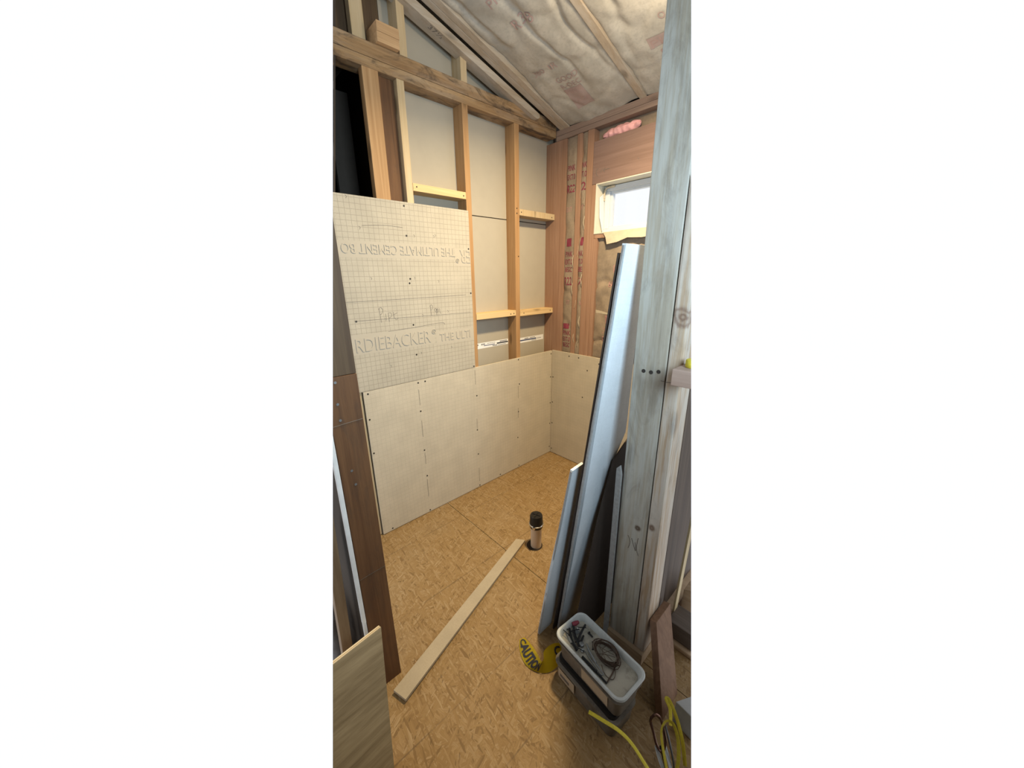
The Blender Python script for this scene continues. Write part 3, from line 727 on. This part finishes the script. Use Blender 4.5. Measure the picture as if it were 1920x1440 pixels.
# ================================================================== LOOSE THINGS
def lean_x(z, xb, xt, zt=1.585): return xb+(xt-xb)*z/zt
def leaning(name, prof, xb, xt, th, mat, label, cat, edge=None, group=None):
    bm = bmesh.new(); n = Vector((1, 0, -(xt-xb)/1.585)).normalized()
    slab(bm, [(lean_x(z, xb, xt), y, z) for y, z in prof], -n*th, .0008)
    t = empty(name, (xb, sum(p[0] for p in prof)/len(prof), 0)); tag(t, label, cat, group)
    o = obj('panel', bm, mat, t)
    if edge:
        bm = bmesh.new(); (ya, za), (yb, zb) = edge
        pts = [Vector((lean_x(z, xb, xt), y-.0008, z))-n*th*.5 for y, z in ((ya, za), (yb, zb))]
        N = 40; path = [pts[0].lerp(pts[1], k/N)+Vector((0, random.uniform(-.0015, .0006), 0)) for k in range(N+1)]
        tube(bm, path, th*.5, 6, flat=.5); obj('rough_edge', bm, M['lean_edge'], t)
    return t
leaning('leaning_board', [(-1.215, .004), (-1.170, .60), (-1.155, 1.0), (-1.139, 1.585), (-1.017, 1.585), (-.935, .955), (-.930, .89), (-.945, .86), (-.975, .80), (-1.014, .56), (-1.075, .004)], 1.120, 1.258, .014, M['lean'],
        'tall pale cement board strip leaning on the whitewashed post', 'board', ((-1.215, .01), (-1.139, 1.58)))
leaning('leaning_board', [(-1.232, .004), (-1.172, .80), (-1.142, 1.560), (-1.03, 1.560), (-.97, .90), (-1.05, .004)], 1.100, 1.240, .006, M['dark_sheet'],
        'dark thin hardboard strip leaning behind the tall pale strip', 'board')
bm = bmesh.new(); slab(bm, [(1.2, y, z) for y, z in ((-1.245, .0008), (-1.105, .56), (-1.02, .80), (-.90, .87), (-.90, 1.05), (-.925, 1.2), (-.925, 1.54), (-.30, 1.54), (-.30, .0008))], (.005, 0, 0), .0006)  # sheet added to fill the dark wedge, the shade is in its colour
tag(recentre(obj('shade_sheet', bm, M['dark_sheet'])), 'near-black sheet added as the shade between the leaning strips and the whitewashed post', 'board')
leaning('leaning_board', [(-1.295, .004), (-1.262, .31), (-1.225, .535), (-1.190, .795), (-1.122, .80), (-1.14, .585), (-1.19, .004)], 1.075, 1.20, .012, M['lean'],
        'short cement board offcut with ragged edge, leaning leftmost', 'board', ((-1.295, .01), (-1.19, .79)))
bm = bmesh.new(); slab(bm, [(1.262, -1.095, .001), (1.2835, -1.0965, .001), (1.2835, -1.0965, .80), (1.275, -1.095, .835), (1.262, -1.095, .82)], (0, .010, 0), .0006)
tag(recentre(obj('scrap_board', bm, M['lean_edge'])), 'narrow grey scrap standing against the foot of the whitewashed post', 'board')

# strip of cement board on the floor
t = empty('board_strip', (.74, -1.4, 0)); tag(t, 'long narrow beige strip lying diagonally on the strand board floor', 'board')
bm = bmesh.new(); slab(bm, [(.852, -1.857, .020), (.912, -1.838, .020), (.634, -.944, .014), (.590, -.976, .014)], (0, 0, -.012), .0008)
obj('strip', bm, M['strip'], t)
# plywood sheet, lower left
t = empty('plywood_sheet', (1.0, -1.95, 0)); tag(t, 'plywood sheet with striped ply edge standing in front of the brown stud', 'board')
TR, BR = Vector((.905, -1.879, .402)), Vector((1.050, -1.948, .002)); wv = Vector((.040, -.40, .0))
nrm = (BR-TR).cross(wv).normalized()
if nrm.x < 0: nrm = -nrm
for k, mname in enumerate(('ply', 'ply_light', 'ply_dark', 'ply_light', 'ply')):
    a = nrm*(-.0036*k); b = nrm*(-.0036*(k+1)+.0001)
    q = [TR, TR+wv, BR+wv, BR]
    bm = bmesh.new(); hexa(bm, [p+a for p in q], [p+b for p in q]); obj('veneer', bm, M[mname] if k in (0,) else M['ply_light' if k in (1, 3, 4) else 'ply_dark'], t)
# things beyond the stub wall
bm = bmesh.new(); hexa(bm, [(.700, -1.945, 0), (.735, -1.945, 0), (.735, -1.980, 0), (.700, -1.980, 0)], [(.735, -1.922, .95), (.772, -1.922, .95), (.772, -1.955, .95), (.735, -1.955, .95)], .0015)
tag(recentre(obj('loose_stud', bm, M['loose'])), 'loose brown stud standing beside the white drywall edge', 'lumber')
bm = bmesh.new(); slab(bm, [(.55, -1.918, 0), (.55, -1.99, 0), (.55, -1.99, 2.0), (.55, -1.918, 2.0)], (-.01, 0, 0)); obj('shade_panel', bm, M['closet'], wf)  # near-black panel painted as the shade deep in the gap
bm = bmesh.new()
tube(bm, smooth_path([(.60, -1.965, .02), (.62, -1.968, .12), (.63, -1.97, .22), (.625, -1.972, .30), (.60, -1.975, .34)], 5), [.03]*6+[.04]*9+[.025]*6, 10)
tag(recentre(obj('grey_bundle', bm, M['grey_cloth'], smooth=True)), 'grey bundle in the dark gap behind the plywood sheet', 'cloth')

# drain pipe
pc = (.696, -.916, 0)
t = empty('drain_pipe', pc); tag(t, 'white drain stub rising from the floor with black rubber cap', 'pipe')
pk = 1.17
def pl(prof): return [(r*pk, z*pk) for r, z in prof]
bm = bmesh.new(); lathe(bm, pl([(.0265, -.012), (.0265, .135), (.0225, .135), (.0225, .12)]), pc, 32); obj('pipe', bm, M['pvc'], t, True)
bm = bmesh.new(); lathe(bm, pl([(.0268, .112), (.0315, .112), (.0325, .116), (.0325, .146), (.0310, .150), (.0310, .172), (.0285, .178), (.0, .178)])[:-1]+pl([(.004, .1785)]), pc, 36); cap = obj('rubber_cap', bm, M['rubber'], t, True)
for a in (.3, .3+math.pi/2):
    bm = bmesh.new(); d = Vector((math.cos(a), math.sin(a), 0)); s = Vector((-d.y, d.x, 0)); c0 = Vector((pc[0], pc[1], .178*pk))
    slab(bm, [c0+d*.024+s*.0028, c0-d*.024+s*.0028, c0-d*.024-s*.0028, c0+d*.024-s*.0028], (0, 0, .004), .0008); obj('cap_rib', bm, M['rubber'], cap)
bm = bmesh.new(); tube(bm, [(pc[0]+.0322*pk*math.cos(2*math.pi*k/36), pc[1]+.0322*pk*math.sin(2*math.pi*k/36), .128*pk) for k in range(36)], .0048, 8, True, flat=1.0); obj('clamp_band', bm, M['steel'], cap, True)
bm = bmesh.new(); box(bm, (pc[0]+.012, pc[1]-.046, .144), (pc[0]+.026, pc[1]-.036, .156), .001); obj('clamp_screw', bm, M['steel'], cap)
bm = bmesh.new(); disc(bm, (pc[0]-.006, pc[1]-.006, .0002), (0, 0, 1), .046, .0006, 30); obj('pipe_hole', bm, M['hole'], floor)

# ---------------------------------------------------------------- plastic totes
A_ = math.radians(-5.5); TC = Vector((1.3655, -1.300, 0))
def tl(u, v, z): return Vector((TC.x+u*math.cos(A_)-v*math.sin(A_), TC.y+u*math.sin(A_)+v*math.cos(A_), z))
def rr(w_, d_, r_, z, n=6, off=(0, 0)):
    out = []
    for cx, cyy, a0 in ((w_/2-r_, d_/2-r_, 0), (-w_/2+r_, d_/2-r_, 90), (-w_/2+r_, -d_/2+r_, 180), (w_/2-r_, -d_/2+r_, 270)):
        for k in range(n+1):
            a = math.radians(a0+90*k/n); out.append(tl(off[0]+cx+r_*math.cos(a), off[1]+cyy+r_*math.sin(a), z))
    return out
def loft(bm, loops, cap0=True, cap1=True):
    L_ = [[bm.verts.new(p) for p in l] for l in loops]; n = len(L_[0])
    for a, b in zip(L_, L_[1:]):
        for k in range(n): bm.faces.new((a[k], a[(k+1) % n], b[(k+1) % n], b[k]))
    if cap0: bm.faces.new(L_[0][::-1])
    if cap1: bm.faces.new(L_[-1])
    return bm
# lower tote with dark lid
t = empty('plastic_tote', TC); tag(t, 'cloudy lower plastic tote on the floor under the tray', 'tote')
LO = (-.004, -.012)
bm = bmesh.new(); loft(bm, [rr(.262, .118, .022, .001, off=LO), rr(.268, .124, .024, .006, off=LO), rr(.276, .130, .026, .072, off=LO), rr(.286, .140, .028, .073, off=LO), rr(.286, .140, .028, .079, off=LO), rr(.270, .126, .024, .0792, off=LO)]); obj('tote_body', bm, M['tote'], t, True)
bm = bmesh.new(); loft(bm, [rr(.262, .118, .022, .0795, off=LO), rr(.262, .118, .022, .094, off=LO)]); obj('dark_lid', bm, M['rubber'], t, True)
bm = bmesh.new(); slab(bm, [tl(-.115, -.0795, .022), tl(-.035, -.0795, .022), tl(-.035, -.0812, .066), tl(-.115, -.0812, .066)], (0, -.0012, 0)); lb = obj('paper_label', bm, M['label_tan'], t)
bm = bmesh.new(); slab(bm, [tl(-.105, -.0815, .034), tl(-.060, -.0815, .034), tl(-.060, -.0820, .046), tl(-.105, -.0820, .046)], (0, -.0008, 0)); obj('printed_mark', bm, M['pencil'], lb)
# upper tote holding the tray
t2 = empty('plastic_tote', TC+Vector((0, 0, .0945))); tag(t2, 'cloudy upper plastic tote with tan label holding the tool tray', 'tote')
bm = bmesh.new(); loft(bm, [rr(.262, .116, .02, .0950), rr(.266, .120, .022, .099), rr(.278, .130, .026, .170), rr(.294, .146, .030, .172), rr(.294, .146, .030, .178), rr(.280, .132, .026, .1782)]); obj('tote_body', bm, M['tote'], t2, True)
bm = bmesh.new(); slab(bm, [tl(-.02, -.0606, .108), tl(.095, -.0606, .108), tl(.095, -.0652, .160), tl(-.02, -.0652, .160)], (0, -.0012, 0)); obj('paper_label', bm, M['label_tan'], t2)
# tray
t3 = empty('tool_tray', TC+Vector((0, 0, .1785))); tag(t3, 'white rounded rectangular tray of rusty wire and small tools atop the totes', 'tray')
HT = .1790
bm = bmesh.new()
loft(bm, [rr(.276, .126, .024, HT), rr(.284, .136, .027, HT+.016), rr(.302, .154, .032, HT+.018), rr(.305, .157, .033, HT+.022), rr(.300, .152, .032, HT+.0265), rr(.286, .138, .027, HT+.0265), rr(.280, .132, .025, HT+.023), rr(.268, .120, .022, HT+.004)], True, True)
obj('tray_rim', bm, M['tray'], t3, True)
bm = bmesh.new(); loft(bm, [rr(.266, .118, .021, HT+.0042), rr(.266, .118, .021, HT+.005)]); obj('tray_floor', bm, M['tray_floor'], t3)
ZF = HT+.0052
def tw(u, v, h=0.0): return tl(u, v, ZF+h)
# coil of rusty wire
bm = bmesh.new(); pts = []; rnd = random.Random(4)
turns = 15; N = turns*26
pha = [rnd.uniform(-.006, .006) for _ in range(turns+2)]; phb = [rnd.uniform(-.005, .005) for _ in range(turns+2)]
for k in range(N+1):
    a = 2*math.pi*k/26; i = k//26; f = k/26-i
    ra = .042+pha[i]*(1-f)+pha[i+1]*f; rb = .031+phb[i]*(1-f)+phb[i+1]*f
    pts.append(tw(.018+ra*1.16*math.cos(a)+.004*math.sin(i), .024+rb*math.sin(a)+.003*math.cos(i*2), .008+.014*(.5+.5*math.sin(i*1.9+a*.5))))
tube(bm, pts, .0011, 5)
for k in range(5):
    a = .5+k*.7; tube(bm, smooth_path([tw(.012+.036*math.cos(a), .022+.034*math.sin(a), .008), tw(.012-.01*k+.01, .020, .012), tw(.012-.034*math.cos(a+.5), .022-.032*math.sin(a+.5), .009)], 6), .0010, 5)
t = recentre(obj('wire_coil', bm, M['wire'], smooth=True)); tag(t, 'coil of rusty brown wire in the white tray', 'wire')
bm = bmesh.new(); tube(bm, smooth_path([tw(.052, .015, .006), tw(.075, .0, .004), tw(.083, -.022, .003), tw(.070, -.032, .003), tw(.048, -.030, .004), tw(.030, -.018, .006)], 8), .0012, 5)
tag(recentre(obj('wire_end', bm, M['wire'])), 'loose wire end curving from the coil across the tray', 'wire')
def rod(name, pts, r, mat, label, cat, group=None, seg=7, sub=5):
    bm = bmesh.new(); tube(bm, smooth_path([tw(*p) for p in pts], sub), r, seg)
    o = recentre(obj(name, bm, mat, smooth=True)); tag(o, label, cat, group); return o
rod('hex_key', [(-.100, .045, .014), (-.090, .010, .010), (-.078, -.022, .004)], .0042, M['black'], 'longest black rod standing against the middle of the tray', 'tool')
rod('hex_key', [(-.078, .010, .008), (-.070, -.012, .006), (-.074, -.026, .003)], .0036, M['black'], 'short bent black rod beside the longest one', 'tool')
rod('hex_key', [(-.132, -.010, .006), (-.10, -.034, .006), (-.058, -.050, .004)], .0040, M['black'], 'black rod along the front edge, leftmost of the heap', 'tool')
rod('hex_key', [(-.125, .004, .012), (-.095, -.018, .012), (-.060, -.034, .010)], .0045, M['black'], 'black rod crossing on top of the left heap', 'tool')
rod('hex_key', [(-.130, -.028, .004), (-.112, -.036, .004), (-.088, -.044, .004)], .0046, M['dull'], 'grey stub lying in the front left tray corner', 'tool')
rod('punch_tool', [(-.030, -.051, .006), (.002, -.051, .006), (.034, -.051, .006)], .0048, M['black'], 'black punch lying along the front rim of the tray', 'tool')
rod('punch_tool', [(.036, -.051, .005), (.058, -.051, .005), (.078, -.051, .005)], .0036, M['black'], 'thinner black punch at the right end of the front rim', 'tool')
rod('cotter_pin', [(-.040, -.016, .004), (.0, -.026, .005), (.040, -.034, .005), (.052, -.036, .005), (.050, -.044, .005), (.034, -.042, .005), (-.010, -.034, .005), (-.036, -.026, .004)], .0022, M['dull'], 'long grey looped pin below the wire coil', 'pin')
rod('cotter_pin', [(-.050, -.006, .010), (-.02, -.020, .012), (.015, -.030, .012)], .0026, M['dull'], 'straight grey pin lying over the looped pin', 'pin')
rod('twig', [(.062, .018, .004), (.070, -.012, .003), (.076, -.044, .003)], .0024, M['wire'], 'thin brown stick on the right side of the tray floor', 'stick')
bm = bmesh.new(); tube(bm, [tw(-.072, .036, .005), tw(-.055, .034, .005)], .0028, 8); tube(bm, [tw(-.076, .0365, .005), tw(-.072, .036, .005)], .0055, 6)
tag(recentre(obj('bolt', bm, M['black'])), 'small black bolt above the wire coil', 'bolt')
bm = bmesh.new(); lathe(bm, [(.0035, 0), (.0095, 0), (.0100, .004), (.0090, .009), (.0060, .011), (.0035, .011)], tw(-.062, -.020), 18)
tag(recentre(obj('round_nut', bm, M['dull'], smooth=True)), 'round grey metal nut near the middle of the tray', 'nut')
bm = bmesh.new(); lathe(bm, [(.003, 0), (.0075, 0), (.008, .004), (.0065, .007), (.003, .007)], tw(-.044, -.034), 16)
tag(recentre(obj('round_nut', bm, M['steel'], smooth=True)), 'shiny small nut beside the round grey nut', 'nut')
bm = bmesh.new(); slab(bm, [tw(-.118, .010, .002), tw(-.096, .012, .002), tw(-.098, -.004, .003), tw(-.108, -.008, .003)], (0, 0, .003), .0006)
tag(recentre(obj('bracket_plate', bm, M['dull'])), 'grey bent bracket plate under the black rods', 'bracket')
bm = bmesh.new(); tube(bm, [tw(-.134, .008, .010), tw(-.129, .020, .011), tw(-.126, .034, .011)], [.0075, .0085, .006], 10); 
tag(recentre(obj('wire_connector', bm, M['red'], smooth=True)), 'dark red plastic connector at the left end of the tray', 'connector')
bm = bmesh.new(); box(bm, tuple(tw(-.116, .012, .001)), tuple(tw(-.106, .020, .008)), .001)
tag(recentre(obj('plastic_clip', bm, M['tag_white'])), 'tiny white plastic clip beside the red connector', 'clip')

for k, (u, v, a, l) in enumerate(((-.118, -.020, .4, .030), (-.108, -.004, 1.1, .028), (-.090, -.030, -.5, .034), (-.070, -.046, -.1, .030), (-.048, -.044, .3, .026), (-.122, -.040, .1, .026), (-.030, .004, -.8, .028), (-.100, .022, .9, .030))):
    bm = bmesh.new(); d = Vector((math.cos(a), math.sin(a), 0))*l/2; c0 = Vector((u, v, .016+.002*(k % 3)))
    p, q = c0-d, c0+d
    tube(bm, [tw(*p), tw(*q)], .0017, 6); tube(bm, [tw(*q), tw(*(q+d.normalized()*.0018))], .0036, 8)
    tag(recentre(obj('nail', bm, M['black'])), 'small dark nail lying in the heap at the left of the tray', 'nail', 'nails in the tool tray')

# ---------------------------------------------------------------- caution tape
def ribbon(name, outer, inner, mat, label, cat, letters=(), sub=8, thick=.0005):
    O = smooth_path(outer, sub); I = smooth_path(inner, sub); n = len(O)
    def at(u, v):
        f = max(0, min(.9999, u))*(n-1); i = int(f); g = f-i
        return O[i].lerp(O[i+1], g).lerp(I[i].lerp(I[i+1], g), v)
    def nm(u, v):
        a = at(min(1, u+.01), v)-at(max(0, u-.01), v); b = at(u, 1)-at(u, 0); c = a.cross(b)
        return c.normalized() if c.length > 1e-9 else Vector((0, 0, 1))
    bm = bmesh.new(); W = 6; g = [[bm.verts.new(at(k/(n-1), j/W)) for j in range(W+1)] for k in range(n)]
    for k in range(n-1):
        for j in range(W): bm.faces.new((g[k][j], g[k+1][j], g[k+1][j+1], g[k][j+1]))
    t = empty(name, tuple(outer[0])); tag(t, label, cat)
    bmesh.ops.solidify(bm, geom=bm.faces[:], thickness=thick)
    obj('ribbon', bm, mat, t, True)
    for body, u0, u1, v0, v1, flip in letters:
        def fn(u, v, q):
            uu = u0+(u1-u0)*u; vv = v0+(v1-v0)*v; p = at(uu, vv); d = nm(uu, vv)
            s = 1 if (CAM-p).dot(d) > 0 else -1
            return p+d*s*.0014
        obj('printed_lettering', text_bm(body, fn, 1.0, 1.0, bold=.045), M['print'], t)
    return t
ribbon('caution_tape',
       [(1.032, -1.374, .006), (1.069, -1.407, .004), (1.118, -1.425, .004), (1.157, -1.419, .004), (1.187, -1.401, .004), (1.207, -1.374, .006), (1.220, -1.331, .02), (1.224, -1.285, .05)],
       [(1.044, -1.357, .016), (1.098, -1.368, .034), (1.144, -1.383, .048), (1.176, -1.394, .050), (1.182, -1.387, .062), (1.171, -1.372, .080), (1.181, -1.331, .090), (1.214, -1.292, .090)],
       M['yellow'], 'curled yellow caution tape with black letters beside the totes', 'tape',
       letters=(('CAUTION', .02, .50, .12, .82, False), ('CA', .84, .99, .35, .85, False)))

# ---------------------------------------------------------------- straps and clip, lower right
def strap(name, pts, wd, mat, label, cat, side=(0, 0, 1), sub=8):
    P = smooth_path(pts, sub); bm = bmesh.new(); tube(bm, P, wd/2, 8, flat=.22)
    o = recentre(obj(name, bm, mat, smooth=True)); tag(o, label, cat); return o
strap('yellow_strap', [(1.433, -1.450, 0.153), (1.475, -1.434, 0.148), (1.521, -1.413, 0.134), (1.562, -1.403, 0.115), (1.615, -1.410, 0.096), (1.633, -1.386, 0.032)], .013, M['strap'], 'straight yellow webbing strap lying across the front of the totes', 'strap')
strap('yellow_strap', [(1.655, -1.340, .02), (1.616, -1.309, .08), (1.606, -1.294, .11), (1.610, -1.275, .125), (1.627, -1.264, .12), (1.649, -1.272, .09), (1.665, -1.293, .05), (1.672, -1.316, .015)], .011, M['strap'], 'bright yellow webbing loop beside the brown clip', 'strap')
strap('yellow_strap', [(1.620, -1.262, .10), (1.604, -1.235, .125), (1.585, -1.227, .142), (1.592, -1.222, .142), (1.613, -1.231, .13), (1.634, -1.237, .10), (1.660, -1.257, .07), (1.684, -1.281, .02)], .011, M['strap'], 'rear yellow webbing strap rising against the reddish offcut', 'strap')
strap('white_strap', [(1.604, -1.316, .052), (1.618, -1.327, .040), (1.632, -1.335, .03), (1.650, -1.340, .012)], .014, M['strap_white'], 'short white strap end hanging from the brown clip', 'strap')
strap('white_strap', [(1.622, -1.300, .06), (1.640, -1.312, .045), (1.662, -1.324, .015)], .013, M['strap_white'], 'white strap inside the bright yellow loop', 'strap')
strap('black_cord', [(1.614, -1.308, .055), (1.634, -1.322, .035), (1.652, -1.333, .012)], .011, M['black'], 'black cord between the two white straps', 'cord')
strap('black_cord', [(1.612, -1.284, .115), (1.632, -1.292, .08), (1.655, -1.306, .04), (1.664, -1.312, .012)], .012, M['rubber'], 'black cord within the bright yellow loop', 'cord')
bm = bmesh.new(); tube(bm, smooth_path([(1.569, -1.294, .10), (1.575, -1.277, .112), (1.590, -1.270, .105), (1.606, -1.280, .09), (1.623, -1.297, .068), (1.624, -1.318, .052), (1.606, -1.318, .058), (1.586, -1.306, .08)], 6, True), .0042, 8, True)
tag(recentre(obj('snap_clip', bm, M['copper'], smooth=True)), 'brown oval metal snap clip on the straps', 'clip')

# ---------------------------------------------------------------- offcuts by the right post
bm = bmesh.new(); hexa(bm, [(1.553, -1.205, .001), (1.580, -1.205, .001), (1.580, -1.085, .001), (1.553, -1.085, .001)], [(1.440, -1.070, .228), (1.466, -1.070, .234), (1.466, -.950, .234), (1.440, -.950, .228)], .0015)
tag(recentre(obj('wood_offcut', bm, M['redblock'])), 'reddish board offcut leaning against the post foot', 'lumber')
bm = bmesh.new(); box(bm, (1.4505, -.905, .020), (2.0, -.80, .098), .003)
tag(recentre(obj('lumber_piece', bm, M['lumber'])), 'dark weathered timber lying behind the reddish offcut', 'lumber')
bm = bmesh.new(); box(bm, (1.46, -.925, .001), (2.0, -.81, .019), .002)
tag(recentre(obj('lumber_piece', bm, M['tan'])), 'thin tan board under the dark weathered timber', 'lumber')
bm = bmesh.new(); hexa(bm, [(1.452, -.76, .001), (1.53, -.75, .001), (1.53, -.68, .001), (1.452, -.69, .001)], [(1.452, -.76, .15), (1.50, -.755, .17), (1.50, -.68, .17), (1.452, -.69, .15)], .003)
tag(recentre(obj('wood_offcut', bm, M['tan'])), 'tan wood offcut standing beyond the dark timber', 'lumber')
bm = bmesh.new(); hexa(bm, [(1.444, -.85, .001), (1.452, -.85, .001), (1.452, -.815, .001), (1.444, -.815, .001)], [(1.468, -.85, .95), (1.476, -.85, .95), (1.476, -.815, .95), (1.468, -.815, .95)], .0008)
tag(recentre(obj('pale_lath', bm, M['lath'])), 'thin pale lath standing upright right of the post', 'lumber')
bm = bmesh.new(); slab(bm, [(1.603, -1.182, .002), (1.675, -1.050, .002), (1.82, -1.10, .002), (1.70, -1.195, .002)], (0, 0, .098), .003)
tag(recentre(obj('storage_box', bm, M['grey_board'])), 'grey white box at the right edge beside the straps', 'box')
bm = bmesh.new(); lathe(bm, [(.004, 0), (.018, 0), (.020, .003), (.020, .020), (.018, .023), (.004, .023)], (1.474, -1.095, 1.2385), 20)
tag(recentre(obj('tape_roll', bm, M['strap'], smooth=True)), 'small yellow tape roll on the ledge beside the post', 'tape')
